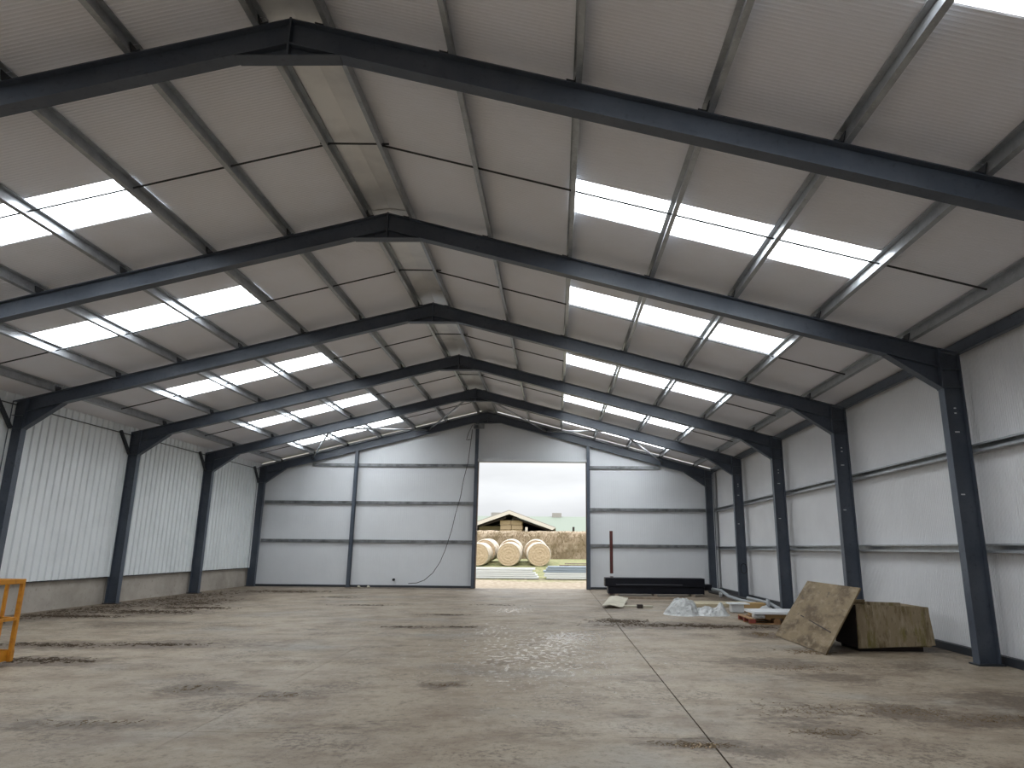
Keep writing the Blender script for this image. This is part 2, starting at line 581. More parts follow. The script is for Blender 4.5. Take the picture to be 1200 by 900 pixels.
floor = struct('floor')
XB = [-9.62, -4.90, -0.33, 4.23, 9.50]
YB = [-2.6, 6.58, 14.6, 22.0, 28.95]
for i in range(4):
    for j in range(4):
        x0, x1, y0, y1 = XB[i] + (.007 if i == 3 else .002), XB[i + 1] - (.007 if i == 2 else .002), YB[j] + .002, YB[j + 1] - .002
        step = 0.10 if j < 2 else 0.2
        nx, ny = int((x1 - x0) / step), int((y1 - y0) / step)
        vs, fs, dd, ww = [], [], [], []
        for b_ in range(ny + 1):
            for a in range(nx + 1):
                x, y = x0 + (x1 - x0) * a / nx, y0 + (y1 - y0) * b_ / ny
                z = 0.004 * noise.noise(Vector((x * 1.3, y * 1.3, 0)))
                if a in (0, nx) or b_ in (0, ny):
                    z -= 0.003
                vs.append((x, y, z))
                wob = 0.35 * noise.noise(Vector((x * 1.1, y * 1.1, 5)))
                dd.append(field([(a1, b1, c1 * 1.15, d1 * 1.5, e1) for a1, b1, c1, d1, e1 in STAINS], x + wob, y + wob * .6))
                ww.append(min(1, field(WET, x, y)))
        for b_ in range(ny):
            for a in range(nx):
                k = b_ * (nx + 1) + a
                fs.append((k, k + 1, k + nx + 2, k + nx + 1))
        k = len(vs)
        vs += [(x0, y0, -.055), (x1, y0, -.055), (x1, y1, -.055), (x0, y1, -.055)]
        fs += [(k, k + 1, nx, 0), (k + 1, k + 2, (ny + 1) * (nx + 1) - 1, nx), (k + 2, k + 3, ny * (nx + 1), (ny + 1) * (nx + 1) - 1), (k + 3, k, 0, ny * (nx + 1))]
        dd += [0.6] * 4
        ww += [0] * 4
        me = bpy.data.meshes.new('slab')
        me.from_pydata(vs, [], fs)
        me.materials.append(FLOOR)
        for nm, dat in (('dirt', dd), ('wet', ww)):
            at = me.attributes.new(nm, 'FLOAT', 'POINT')
            at.data.foreach_set('value', dat)
        me.update()
        obj('concrete_slab', me, floor)

# ------------------------------------------------------------------ roof sheets and rooflights
ceiling = struct('ceiling')
Y0R, Y1R = -2.55, 28.95
SKY_Y = [(3.62, 4.58), (8.52, 9.46), (12.50, 13.45), (17.25, 18.20), (22.15, 23.10), (26.35, 27.25)]
PUR_R = [0.37, 1.73, 3.08, 4.44, 5.80, 7.17, 8.56]
PUR_L = [0.34, 1.69, 3.03, 4.45, 5.84, 7.21, 8.56]
OFF = 0.185
spans = []
prev = Y0R
for a, b_ in SKY_Y:
    n = max(1, round((a - prev) / 0.97))
    spans += [('s', prev + (a - prev) * k / n, prev + (a - prev) * (k + 1) / n) for k in range(n)]
    spans.append(('g', a, b_))
    prev = b_
n = round((Y1R - prev) / 0.97)
spans += [('s', prev + (Y1R - prev) * k / n, prev + (Y1R - prev) * (k + 1) / n) for k in range(n)]
cache = {}
for side in (1, -1):
    m_ = MR if side > 0 else ML
    th = math.atan(m_)
    cs, sn = math.cos(th), math.sin(th)
    wdt = (WR if side > 0 else WL) + 0.30
    P = PUR_R if side > 0 else PUR_L
    X = (cs * side, 0, -sn)
    Yv = (0, 1 * side, 0)
    Zv = (sn * side, 0, cs)

    def sheet(name, u0, u1, ya, yb, m, lift=0.0):
        key = (round(u1 - u0, 3), m.name)
        if key not in cache:
            if m is SKYL:
                # single corrugated skin
                W_, n_ = 1.0, 12
                vs, fs = [], []
                for q in range(n_ * 2 + 1):
                    zz = 0.02 if q % 2 else 0.0
                    vs += [(0, W_ * q / (2 * n_), zz), (u1 - u0, W_ * q / (2 * n_), zz)]
                for q in range(n_ * 2):
                    fs.append((2 * q, 2 * q + 1, 2 * q + 3, 2 * q + 2))
                me = bpy.data.meshes.new(name)
                me.from_pydata(vs, [], fs)
            else:
                me = ribbed(1.0, u1 - u0, 0.05, 0.0042, 0.05, 0.55)
            me.materials.append(m)
            cache[key] = me
        y = ya if side > 0 else yb
        org = Vector((0, y, H)) + Vector(X) * u0 + Vector((0, 0, OFF / cs + lift))
        M = frame_matrix(org, X, Yv, Zv) @ Matrix.Diagonal((1, abs(yb - ya), 1, 1))
        return obj(name, cache[key], ceiling, M)
    for kind, ya, yb in spans:
        if kind == 's':
            sheet('roof_sheet', 0.0, wdt / cs, ya, yb, LINER)
        else:
            sheet('roof_sheet', 0.0, (P[2] + .02) / cs, ya, yb, LINER)
            sheet('rooflight_panel', (P[2] - .02) / cs, (P[5] + .04) / cs, ya - .01, yb + .01, SKYL, 0.012)
            sheet('roof_sheet', (P[5] + .02) / cs, wdt / cs, ya, yb, LINER)
# ridge liner: folded flashing laid under the sheets between the two ridge purlins
yy = Y0R + .05
k = 0
while yy < Y1R - .2:
    y1 = min(yy + 1.9, Y1R - .1)
    dz = 0.012 * (k % 2)
    b_ = MB()
    for s_, xx in ((1, .30), (-1, .30)):
        m_ = MR if s_ > 0 else ML
        z0 = H + OFF - .016 - dz
        b_.ext([(0, z0 - .05), (0, z0 - .044), (s_ * xx, z0 - m_ * xx - .004), (s_ * xx, z0 - m_ * xx - .010)], yy, y1 + .06)
    b_.build('ridge_flashing', RIDGE, ceiling)
    yy = y1
    k += 1

# ------------------------------------------------------------------ walls
wall_right = struct('wall_right')
me = ribbed(1.0, 4.85 - .12, 0.05, 0.008, 0.06, 0.5)
me.materials.append(WALLP)
n = 31
for k in range(n):
    y = Y0R + (Y1R - Y0R) * k / n
    w_ = (Y1R - Y0R) / n - .002
    obj('wall_panel', me, wall_right, frame_matrix((9.505, y + w_, .10), (0, 0, 1), (0, -1, 0), (1, 0, 0)) @ Matrix.Diagonal((1, w_, 1, 1)))
base = MB()
base.bar((9.46, Y0R, .06), (9.46, Y1R, .06), .10, .12)
o = base.build('baseboard_right', STEELD)
o['kind'] = 'structure'

wall_left = struct('wall_left')
me = ribbed(1.2, 4.90 - .70, 0.24, 0.036, 0.045, 0.38, None, 0.16)
me.materials.append(CLAD)
n = 26
for k in range(n):
    y = Y0R + (Y1R - Y0R) * k / n
    w_ = (Y1R - Y0R) / n
    obj('cladding_sheet', me, wall_left, frame_matrix((-9.50, y, .72), (0, 0, 1), (0, 1, 0), (-1, 0, 0)) @ Matrix.Diagonal((1, w_ / 1.2, 1, 1)))
for k in range(-2, 6):
    ya, yb = D0 + BAY * (k - 0) + .01, D0 + BAY * (k + 1) - .01
    if k == -2:
        ya = Y0R
    if k == 4:
        yb = 28.80
    if yb < Y0R or k > 4:
        continue
    MB().box(-9.74, -9.585, ya, yb, -.03, .735).build('concrete_panel', CONC, wall_left, False, .012)
MB().box(-9.62, -9.51, Y0R, Y1R, .695, .722).build('drip_flashing', STEELD, wall_left)

wall_back = struct('wall_back', (0, 28.76, 0))
YG = 28.745
DX0, DX1, DZ = -0.40, 4.20, 5.05


def gable_panel(xa, xb, z0):
    def top(yl):
        x = xa + yl
        z = ztop(x) + OFF - 0.045
        return z - z0
    me = ribbed(xb - xa - .0015, 1, 0.085, 0.0018, 0.05, 0.5, top)
    me.materials.append(GABLE)
    obj('wall_panel', me, wall_back, frame_matrix((xa, YG, z0), (0, 0, 1), (1, 0, 0), (0, 1, 0)))


for k in range(9):
    gable_panel(-9.50 + k * (9.50 + DX0) / 9, -9.50 + (k + 1) * (9.50 + DX0) / 9, .07)
for xa, xb in ((DX0, 0.0), (0.0, 1.05), (1.05, 2.1), (2.1, 3.15), (3.15, DX1)):
    gable_panel(xa, xb, DZ + .04)
for k in range(5):
    gable_panel(DX1 + k * (9.50 - DX1) / 5, DX1 + (k + 1) * (9.50 - DX1) / 5, .07)
b_ = MB()
b_.box(-9.45, DX0, 28.66, 28.80, 0, .085)
b_.box(DX1, 9.45, 28.66, 28.80, 0, .085)
o = b_.build('baseboard_back', STEELD)
o['kind'] = 'structure'
b_ = MB()
b_.box(DX0 + .05, DX0 + .075, 28.50, 28.83, 0, DZ)
o = b_.build('trim_1', RUST)
o['kind'] = 'structure'
b_ = MB()
b_.box(DX1 - .075, DX1 - .05, 28.50, 28.83, 0, DZ)
o = b_.build('trim_2', RUST)
o['kind'] = 'structure'
b_ = MB()
b_.box(DX0, DX1, 28.60, 28.83, DZ, DZ + .02)
b_.box(DX0, DX1, 28.60, 28.62, DZ, DZ + .13)
o = b_.build('trim_3', GABLE)
o['kind'] = 'structure'
o = MB().box(9.30, 9.42, 28.55, 28.66, .1, 4.6).build('trim_4', WHITE)
o['kind'] = 'structure'

# unseen near gable, added to cut light from behind the camera; doorway assumed
wall_front = struct('wall_front', (0, Y0R, 0))
xx = -9.5
for xb in (-8.3, -7.1, -5.9, -4.7, -3.5, -2.6, 0, 2.6, 3.5, 4.7, 5.9, 7.1, 8.3, 9.5):
    z0 = 0.0 if (xb <= -2.5 or xb > 2.7) else 4.6
    def topf(yl, xx=xx, z0=z0):
        return ztop(xx + yl) + OFF - z0
    me = ribbed(xb - xx, 1, 0.2, 0.003, 0.05, 0.5, topf)
    me.materials.append(GABLE)
    obj('wall_panel', me, wall_front, frame_matrix((xx, Y0R - .06, z0), (0, 0, 1), (1, 0, 0), (0, 1, 0)))
    xx = xb

# ------------------------------------------------------------------ portal frames
RD, FW = 0.315, 0.165      # rafter depth (vertical), flange width
CD = 0.315                 # column depth
ORD = ['nearest', 'first', 'second', 'third', 'fourth', 'fifth', 'last']
FLAB = ['steel portal frame over the camera position, nearest of the row',
        'dark steel portal frame whose ridge crosses the top of the photo',
        'dark steel portal frame, second ridge from the top, right column beside wooden crate',
        'dark steel portal frame, third ridge from the top, right column behind the leaning board',
        'dark steel portal frame, fourth ridge from the top, right column behind the pallet',
        'dark steel portal frame just in front of the gable one, braced to it',
        'dark steel portal frame standing against the gable wall, farthest of the row']


def portal(k):
    Y = D0 + BAY * (k - 1)
    fr = thing('portal_frame', (0, Y, 0), FLAB[k], 'steel frame', 'portal frames carrying the roof')
    y0, y1 = Y - FW / 2, Y + FW / 2
    ft = 0.014
    for s, W_, E_, m_ in ((1, WR, ER, MR), (-1, WL, EL, ML)):
        def zr(x):
            return H - m_ * x
        # column
        c = MB()
        c.ext([(s * W_, 0), (s * W_, E_ - .02), (s * (W_ - ft), E_ - .02), (s * (W_ - ft), 0)], y0, y1)
        xi = W_ - CD
        c.ext([(s * xi, 0), (s * xi, zr(xi) - .02), (s * (xi + ft), zr(xi) - .02), (s * (xi + ft), 0)], y0, y1)
        c.ext([(s * (xi + ft), 0), (s * (W_ - ft), 0), (s * (W_ - ft), E_ - .03), (s * (xi + ft), zr(xi) - .03)], Y - .005, Y + .005)
        col_ = c.build('column', STEEL, fr)
        c = MB()
        c.ext([(s * (xi - .005), zr(xi) + .004), (s * (W_ + .01), zr(W_) + .004), (s * (W_ + .01), zr(W_) - .02), (s * (xi - .005), zr(xi) - .02)], y0, y1)
        c.build('cap_plate', STEEL, col_)
        for zz in (4.13, 4.42):
            c = MB()
            c.ext([(s * (xi + ft), zz), (s * (W_ - ft), zz), (s * (W_ - ft), zz + .012), (s * (xi + ft), zz + .012)], y0 + .01, y1 - .01)
            c.build('stiffener', STEEL, col_)
        c = MB()
        c.box(s * (W_ + .03) if s < 0 else xi - .04, s * (xi - .04) if s < 0 else W_ + .03, Y - .13, Y + .13, 0.0, .022)
        c.build('base_plate', STEELD, col_)
        # rafter
        r = MB()
        xa, xb = 0.012, xi - .014
        r.ext([(s * xa, zr(xa)), (s * xb, zr(xb)), (s * xb, zr(xb) - ft), (s * xa, zr(xa) - ft)], y0, y1)
        r.ext([(s * xa, zr(xa) - RD + ft), (s * xb, zr(xb) - RD + ft), (s * xb, zr(xb) - RD), (s * xa, zr(xa) - RD)], y0, y1)
        r.ext([(s * xa, zr(xa) - ft), (s * xb, zr(xb) - ft), (s * xb, zr(xb) - RD + ft), (s * xa, zr(xa) - RD + ft)], Y - .005, Y + .005)
        raf_ = r.build('rafter', STEEL, fr)
        # eave haunch
        hx = W_ - 1.15
        zb = 4.13
        c = MB()
        c.ext([(s * hx, zr(hx) - RD - .001), (s * xb, zr(xb) - RD - .001), (s * xb, zb)], Y - .005, Y + .005)
        dx, dz = xb - hx, zb - (zr(hx) - RD)
        c.ext([(s * hx, zr(hx) - RD), (s * xb, zb), (s * xb, zb - .016), (s * hx, zr(hx) - RD - .016)], y0, y1)
        c.build('haunch', STEEL, fr)
        c = MB()
        c.ext([(s * xb, zr(xb) - .005), (s * (xb + .013), zr(xb) - .005), (s * (xb + .013), zb - .03), (s * xb, zb - .03)], y0 - .005, y1 + .005)
        c.build('end_plate', STEEL, raf_)
        # purlin cleats
        for x in (PUR_R if s > 0 else PUR_L):
            c = MB()
            c.ext([(s * (x - .016), zr(x - .016)), (s * (x - .006), zr(x - .006)), (s * (x + .026), zr(x) + .13), (s * (x + .016), zr(x) + .13)], y0 - .01, y1 + .02)
            c.ext([(s * (x - .10), zr(x - .10)), (s * (x - .007), zr(x - .007)), (s * (x - .007), zr(x) + .012), (s * (x - .1), zr(x - .1) + .012)], y0 - .01, y1 + .02)
            c.build('cleat', STEELD, raf_)
    # apex
    c = MB()
    zb = H - RD - .14
    xR = .54
    for s, m_ in ((1, MR), (-1, ML)):
        c.ext([(s * .012, H - m_ * .012 - RD - .001), (s * xR, H - m_ * xR - RD - .001), (s * .012, zb)], Y - .005, Y + .005)
    c.ext([(-xR - .02, zb), (xR + .02, zb), (xR + .02, zb - .014), (-xR - .02, zb - .014)], y0, y1)
    c.build('apex_haunch', STEEL, fr)
    c = MB()
    c.ext([(-.011, zb), (.011, zb), (.011, H + .01), (-.011, H + .01)], y0 - .004, y1 + .004)
    c.build('apex_plate', STEEL, fr)
    return fr


frames = [portal(k) for k in range(0, 7)]
# painted tag marks on the right-hand columns
for k in range(2, 6):
    Y = D0 + BAY * (k - 1)
    c = MB()
    for zz, a, w_ in ((3.72, .02, .035), (3.80, .02, .035), (3.42, .01, .07), (2.45, -.03, .06)):
        c.box(WR - .16 + a - w_ / 2, WR - .16 + a + w_ / 2, Y - .010, Y - .006, zz - .008, zz + .012)
    c.build('paint_mark', WHITE, frames[k])

# knee struts on the left columns
for k, lab in ((2, 'dark steel strut at the head of the left column just outside the frame'),
               (3, 'dark steel diagonal strut at the head of the left column nearest the camera'),
               (4, 'dark steel diagonal strut on the second left column head in view'),
               (5, 'dark steel diagonal strut on the third left column head in view'),
               (6, 'dark steel diagonal strut on the gable corner column head, left side')):
    if k == 2:
        continue
    Y = D0 + BAY * (k - 1)
    c = MB()
    c.bar((-9.40, Y - .13, 4.12), (-9.40, Y - .66, 4.71), .07, .07)
    tag(c.build('knee_strut', STEELD), lab, 'brace', 'diagonal struts on the left columns')

# ------------------------------------------------------------------ purlins
NAMES = ['first', 'second', 'third', 'fourth', 'fifth', 'sixth', 'lowest']


def zsec(s, x, m_, y0, y1):
    """Z purlin standing on the rafter top"""
    b_ = MB()
    th = math.atan(m_)
    X = Vector((math.cos(th) * s, 0, -math.sin(th)))
    Z = Vector((math.sin(th) * s, 0, math.cos(th)))
    o_ = Vector((x * s, 0, H - m_ * x))

    def q(u, w):
        p = o_ + X * u + Z * w
        return (p.x, p.z)
    d, tk, fl, lp = .168, .004, .062, .018
    for a in ([(0, 0), (0, d), (tk, d), (tk, 0)],
              [(tk, 0), (tk, tk), (fl, tk), (fl, 0)], [(fl - tk, tk), (fl, tk), (fl, lp), (fl - tk, lp)],
              [(0, d), (0, d - tk), (-fl, d - tk), (-fl, d)], [(-fl, d - tk), (-fl + tk, d - tk), (-fl + tk, d - lp), (-fl, d - lp)]):
        b_.ext([q(*p) for p in a], y0, y1)
    return b_


for s, P, m_ in ((1, PUR_R, MR), (-1, PUR_L, ML)):
    for i, x in enumerate(P):
        sd = 'right' if s > 0 else 'left'
        pr = thing('purlin', (s * x, 0, H - m_ * x), f'galvanised steel purlin, {NAMES[i]} down from the ridge on the {sd} roof slope', 'purlin', f'purlins of the {sd} roof slope')
        first = None
        for k in range(0, 7):
            ya = D0 + BAY * (k - 1) + (.004 if k else 0)
            yb = ya + BAY - .008
            if k == 0:
                pass
            if k == 6:
                continue
            if first is None:
                first = zsec(s, x, m_, 0, BAY - .008).mesh('purlin_length')
                first.materials.append(GALV)
            obj('purlin_length', first, pr, Matrix.Translation((0, ya, 0)))
        # bay behind the camera
        obj('purlin_length', first, pr, Matrix.Translation((0, D0 - 2 * BAY + .004, 0)))

# eave beams
b_ = MB()
b_.ext([(WR - .03, ER - .01), (WR - .026, ER - .01), (WR - .026, ER + .17), (WR - .03, ER + .17)], Y0R, Y1R - .1)
b_.ext([(WR - .03, ER - .01), (WR + .06, ER - .01), (WR + .06, ER - .006), (WR - .03, ER - .006)], Y0R, Y1R - .1)
b_.ext([(WR - .03, ER + .17), (WR + .06, ER + .15), (WR + .06, ER + .146), (WR - .03, ER + .166)], Y0R, Y1R - .1)
tag(b_.build('eave_beam', STEEL), 'dark steel eave beam along the top of the right wall', 'beam')
b_ = MB()
b_.ext([(-WL + .07, EL - .09), (-WL + .095, EL - .09), (-WL + .095, EL - .07), (-WL + .07, EL - .07)], Y0R, Y1R - .2)
tag(b_.build('eave_tie', STEELD), 'thin dark steel tie running along the top of the left wall', 'beam')

# side rails of the right wall
for z, lab in ((3.15, 'upper galvanised rail along the right wall'), (1.65, 'lower galvanised rail along the right wall')):
    rl = thing('side_rail', (9.42, 0, z), lab, 'rail', 'rails of the right wall')
    me_ = None
    for k in range(-1, 6):
        ya = D0 + BAY * (k - 1) + .004
        if me_ is None:
            b_ = MB()
            L = BAY - .008
            b_.box(9.345, 9.492, 0, L, z + .060, z + .066)
            b_.box(9.345, 9.492, 0, L, z - .066, z - .060)
            b_.box(9.488, 9.492, 0, L, z - .060, z + .060)
            b_.box(9.345, 9.349, 0, L, z + .038, z + .060)
            b_.box(9.345, 9.349, 0, L, z - .060, z - .028)
            me_ = b_.mesh('rail_length')
            me_.materials.append(GALV)
        obj('rail_length', me_, rl, Matrix.Translation((0, ya, 0)))

# gable rails
for xa, xb, z, lab in ((-7.3, -.45, 4.90, 'upper grey rail on the gable wall, left of the doorway'),
                       (-9.15, -.45, 3.35, 'middle grey rail on the gable wall, left of the doorway'),
                       (-9.15, -.45, 1.80, 'lower grey rail on the gable wall, left of the doorway'),
                       (4.24, 7.2, 4.86, 'upper grey rail on the gable wall, right of the doorway'),
                       (4.24, 9.0, 3.14, 'middle grey rail on the gable wall, right of the doorway'),
                       (4.24, 9.0, 1.70, 'lower grey rail on the gable wall, right of the doorway')):
    b_ = MB()
    b_.box(xa, xb, 28.668, 28.674, z - .06, z + .06)
    b_.box(xa, xb, 28.674, 28.74, z + .056, z + .06)
    b_.box(xa, xb, 28.674, 28.70, z - .06, z - .056)
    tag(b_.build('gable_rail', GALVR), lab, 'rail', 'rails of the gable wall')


def gcol(x, lab, w=.13, d=.16, top=None):
    t_ = thing('gable_column', (x, 28.6, 0), lab, 'column', 'columns of the gable wall')
    zt_ = (ztop(x) - .03) if top is None else top
    b_ = MB()
    b_.box(x - w / 2, x + w / 2, 28.655 - d, 28.655 - d + .010, 0.02, zt_ - RD + .1)
    b_.box(x - w / 2, x + w / 2, 28.655 - .010, 28.655, 0.02, zt_)
    b_.box(x - .004, x + .004, 28.655 - d + .010, 28.645, 0.02, zt_ - RD + .1)
    b_.build('shaft', STEEL, t_)
    MB().box(x - w / 2 - .03, x + w / 2 + .03, 28.47, 28.66, 0, .02).build('base_plate', STEELD, t_)
    return t_


gcol(-5.42, 'dark steel column in the middle of the left half of the gable wall')
gcol(-.42, 'dark steel column forming the left jamb of the tall doorway')
gcol(4.22, 'dark steel column forming the right jamb of the tall doorway')

# sag rods, one run across each bay
ROD_Y = [4.13, 8.64, 13.22, 17.60, 22.05, 26.35]
RL = ['over the nearest bay, above the photo edge', 'in the bay between the first and second ridges', 'in the bay between the second and third ridges',
      'in the bay between the third and fourth ridges', 'in the bay between the fourth and fifth ridges', 'in the last bay before the gable wall']
for i, y in enumerate(ROD_Y):
    t_ = thing('sag_rod', (0, y, H), 'thin dark tie rods ' + RL[i], 'tie rod', 'tie rods between the purlins')
    for s, P, m_ in ((1, PUR_R, MR), (-1, PUR_L, ML)):
        for a, b_ in zip(P, P[1:]):
            MB().tube([(s * a, y, H - m_ * a + .07), (s * b_, y, H - m_ * b_ + .07)], .0145, 6).build('rod', RODM, t_)
    MB().tube([(-.48, y + .03, H - ML * .34 + .10), (.50, y + .03, H - MR * .37 + .10)], .0145, 6).build('rod', RODM, t_)

# wind bracing between the last two frames
Y5, Y6 = D0 + 4 * BAY, D0 + 5 * BAY
for s, sd in ((-1, 'left'), (1, 'right')):
    for (xa, ya, xb, yb, nm) in ((.15, Y5, 2.45, Y6, 'nearest the ridge'), (2.5, Y6, 5.1, Y5, 'in the middle'), (5.15, Y5, 7.25, Y6, 'nearest the eave')):
        m_ = MR if s > 0 else ML
        p0 = Vector((s * xa, ya + (.09 if ya == Y5 else -.09), H - m_ * xa - .16))
        p1 = Vector((s * xb, yb + (.09 if yb == Y5 else -.09), H - m_ * xb - .16))
        t_ = thing('wind_brace', p0, f'galvanised tube brace under the last bay of the {sd} roof slope, {nm}', 'brace', 'tube braces of the last roof bay')
        MB().tube([p0, p1], .032, 10).build('tube', GALV, t_, True)
        for p in (p0, p1):
            MB().box(p.x - .06, p.x + .06, p.y - .012, p.y + .012, p.z - .07, p.z + .07).build('gusset', STEELD, t_)

# ------------------------------------------------------------------ cable and junction box on the gable
pts = [(-.62, 28.50, 6.60), (-.78, 28.50, 6.25), (-.86, 28.50, 5.95), (-.66, 28.52, 5.98), (-.62, 28.50, 6.4), (-.68, 28.5, 5.8), (-.76, 28.5, 5.0), (-.92, 28.5, 4.3),
       (-1.02, 28.5, 3.6), (-1.2, 28.5, 2.9), (-1.32, 28.5, 2.3), (-1.55, 28.5, 1.5), (-1.75, 28.5, 1.0), (-2.02, 28.5, .58), (-2.35, 28.5, .30), (-2.65, 28.55, .19), (-3.0, 28.6, .16)]
cv = []
for a, b_ in zip(pts, pts[1:]):
    for q in range(3):
        cv.append(tuple(a[i] + (b_[i] - a[i]) * q / 3 for i in range(3)))
cv.append(pts[-1])
tag(MB().tube(cv, .013, 6).build('hanging_cable', BLACKM, None, True), 'black cable hanging in a curve down the gable wall left of the doorway', 'cable')
t_ = thing('junction_box', (-.42, 28.43, 6.30), 'small grey bracket box at the top of the left door column', 'box')
MB().box(-.56, -.12, 28.40, 28.48, 6.42, 6.62).build('plate', GALVR, t_, False, .01)
MB().box(-.50, -.36, 28.37, 28.40, 6.46, 6.56).build('lid', STEELD, t_, False, .005)
tag(MB().tube([(-3.62, 28.66, .30), (-3.62, 28.735, .30)], .055, 10).build('cable_gland', BLACKM), 'small black round socket low on the gable wall', 'socket')

# ------------------------------------------------------------------ black steel box section and post
t_ = thing('steel_trough', (6.3, 25.3, 0), 'long black steel box lying on bearers in front of the gable wall', 'steel box')
MB().box(4.62, 8.08, 25.0, 25.62, .31, .60).build('upper_section', BLACK, t_, False, .01)
MB().box(4.72, 8.06, 25.03, 25.6, .07, .31).build('lower_section', BLACK, t_, False, .01)
MB().box(5.0, 7.3, 24.985, 25.0, .375, .395).build('highlight_strip', LIP, t_)  # thin strip standing in for the highlight along the groove
MB().box(8.08, 8.34, 25.1, 25.5, .20, .40).build('stub', BLACK, t_, False, .01)
for x in (4.95, 6.3, 7.6):
    MB().box(x, x + .12, 24.95, 25.65, 0, .07).build('bearer', TIMB, t_)
t_ = thing('steel_post', (4.9, 25.85, 0), 'dark red steel post standing upright behind the black steel box', 'post')
MB().box(4.86, 4.97, 25.80, 25.90, .02, 2.22).build('shaft', REDP, t_, False, .006)
MB().box(4.845, 4.985, 25.785, 25.915, .62, .72).build('tape_band', WHITE, t_)
MB().box(4.80, 5.03, 25.74, 25.96, 0, .02).build('foot', REDP, t_)

# ------------------------------------------------------------------ loose boards by the black box
def warped(name, x0, x1, y0, y1, zf, th, m, parent=None, shear=0):
    b_ = MB()
    nx_, ny_ = 8, 6
    for lev in (0, 1):
        for j in range(ny_ + 1):
            for i in range(nx_ + 1):
                u, v_ = i / nx_, j / ny_
                b_.v.append((x0 + (x1 - x0) * u + shear * v_, y0 + (y1 - y0) * v_, zf(u, v_) + lev * th))
    n1 = (nx_ + 1) * (ny_ + 1)
    for j in range(ny_):
        for i in range(nx_):
            k_ = j * (nx_ + 1) + i
            b_.f.append((k_ + n1, k_ + 1 + n1, k_ + nx_ + 2 + n1, k_ + nx_ + 1 + n1))
            b_.f.append((k_, k_ + nx_ + 1, k_ + nx_ + 2, k_ + 1))
    for i in range(nx_):
        b_.f.append((i, i + 1, i + 1 + n1, i + n1))
        k_ = ny_ * (nx_ + 1) + i
        b_.f.append((k_ + 1, k_, k_ + n1, k_ + 1 + n1))
    for j in range(ny_):
        k_ = j * (nx_ + 1)
        b_.f.append((k_ + nx_ + 1, k_, k_ + n1, k_ + nx_ + 1 + n1))
        k_ += nx_
        b_.f.append((k_, k_ + nx_ + 1, k_ + nx_ + 1 + n1, k_ + n1))
    return b_.build(name, m, parent)


tag(warped('bent_sheet', 4.18, 4.75, 19.9, 22.2, lambda u, v_: .05 + .09 * v_ + .03 * math.sin(u * 5), .02, PALE, None, .38),
    'pale bent sheet lying on dirt in front of the black steel box', 'sheet')
tag(MB().bar((5.1, 23.5, .04), (7.0, 23.55, .04), .14, .08).build('timber_plank', TIMB), 'long grey brown timber lying just in front of the black steel box', 'timber')
tag(MB().bar((4.7, 20.3, .03), (5.6, 20.2, .03), .16, .05).build('timber_offcut', PALE), 'short pale timber offcut right of the bent sheet', 'timber')
tag(MB().box(5.15, 5.3, 19.9, 20.1, 0, .10).build('wood_block', DARKW), 'small dark wood block lying by the short timber offcut', 'block')

# ------------------------------------------------------------------ crumpled polythene
def mound(name, m, fz, x0, x1, y0, y1, nx_, ny_, jit):
    vs, fs = [], []
    for j in range(ny_ + 1):
        for i in range(nx_ + 1):
            x, y = x0 + (x1 - x0) * i / nx_, y0 + (y1 - y0) * j / ny_
            z = fz(x, y)
            q = Vector((x * 4, y * 4, z * 4))
            dx, dy = noise.noise(q) * jit, noise.noise(q + Vector((9, 3, 1))) * jit
            vs.append((x + dx, y + dy, z))
    for j in range(ny_):
        for i in range(nx_):
            k_ = j * (nx_ + 1) + i
            fs.append((k_, k_ + 1, k_ + nx_ + 2, k_ + nx_ + 1))
    me = bpy.data.meshes.new(name)
    me.from_pydata(vs, [], fs)
    me.materials.append(m)
    return obj(name, me)


def zpoly(x, y):
    e1 = math.exp(-(((x - 6.10) / .36) ** 2 + ((y - 18.35) / .42) ** 2) ** 2 * .9) * .40
    e2 = math.exp(-(((x - 6.75) / .42) ** 2 + ((y - 18.3) / .38) ** 2) ** 2) * .17
    e3 = math.exp(-(((x - 7.08) / .10) ** 2 + ((y - 18.25) / .2) ** 2)) * .17
    base_ = max(e1, e2) + e3
    rid = noise.turbulence(Vector((x * 2.6, y * 2.6, 0)), 4, True, noise_basis='PERLIN_ORIGINAL', amplitude_scale=.62, frequency_scale=2.2)
    return -.02 + base_ * (.84 + .22 * rid) + .04 * rid * min(1, base_ * 8)


o = mound('plastic_sheeting', POLY, zpoly, 5.4, 7.6, 17.6, 19.1, 90, 62, .05)
tag(o, 'crumpled heap of clear white plastic sheeting on the floor', 'plastic sheet')

# ------------------------------------------------------------------ pallet with panels
t_ = thing('wooden_pallet', (7.75, 16.6, 0), 'wooden pallet with reddish end blocks lying behind the leaning board', 'pallet')
PY0, PY1, PX0, PX1 = 16.1, 17.1, 7.18, 8.40
for y in (PY0, (PY0 + PY1) / 2 - .05, PY1 - .1):
    MB().box(PX0, PX1, y, y + .1, 0, .022).build('bottom_board', WOOD, t_)
    for q, x in enumerate((PX0, (PX0 + PX1) / 2 - .07, PX1 - .14)):
        MB().box(x, x + .14, y, y + .1, .022, .10).build('block', WOODR if q != 1 else WOOD, t_)
for k in range(7):
    x = PX0 + k * (PX1 - PX0 - .1) / 6
    MB().box(x, x + .1, PY0, PY1, .10, .122).build('deck_board', WOOD, t_)
o = MB().box(7.40, 8.35, 16.15, 17.05, .122, .20).build('insulation_slab', CARD, None, False, .008)
tag(o, 'tan cardboard covered slab lying on the wooden pallet', 'slab')
o = MB().box(7.28, 7.52, 16.05, 16.3, .122, .215).build('plastic_bag', POLY, None, False, .03)
tag(o, 'small white plastic wrap at the front left corner of the pallet load', 'plastic wrap')
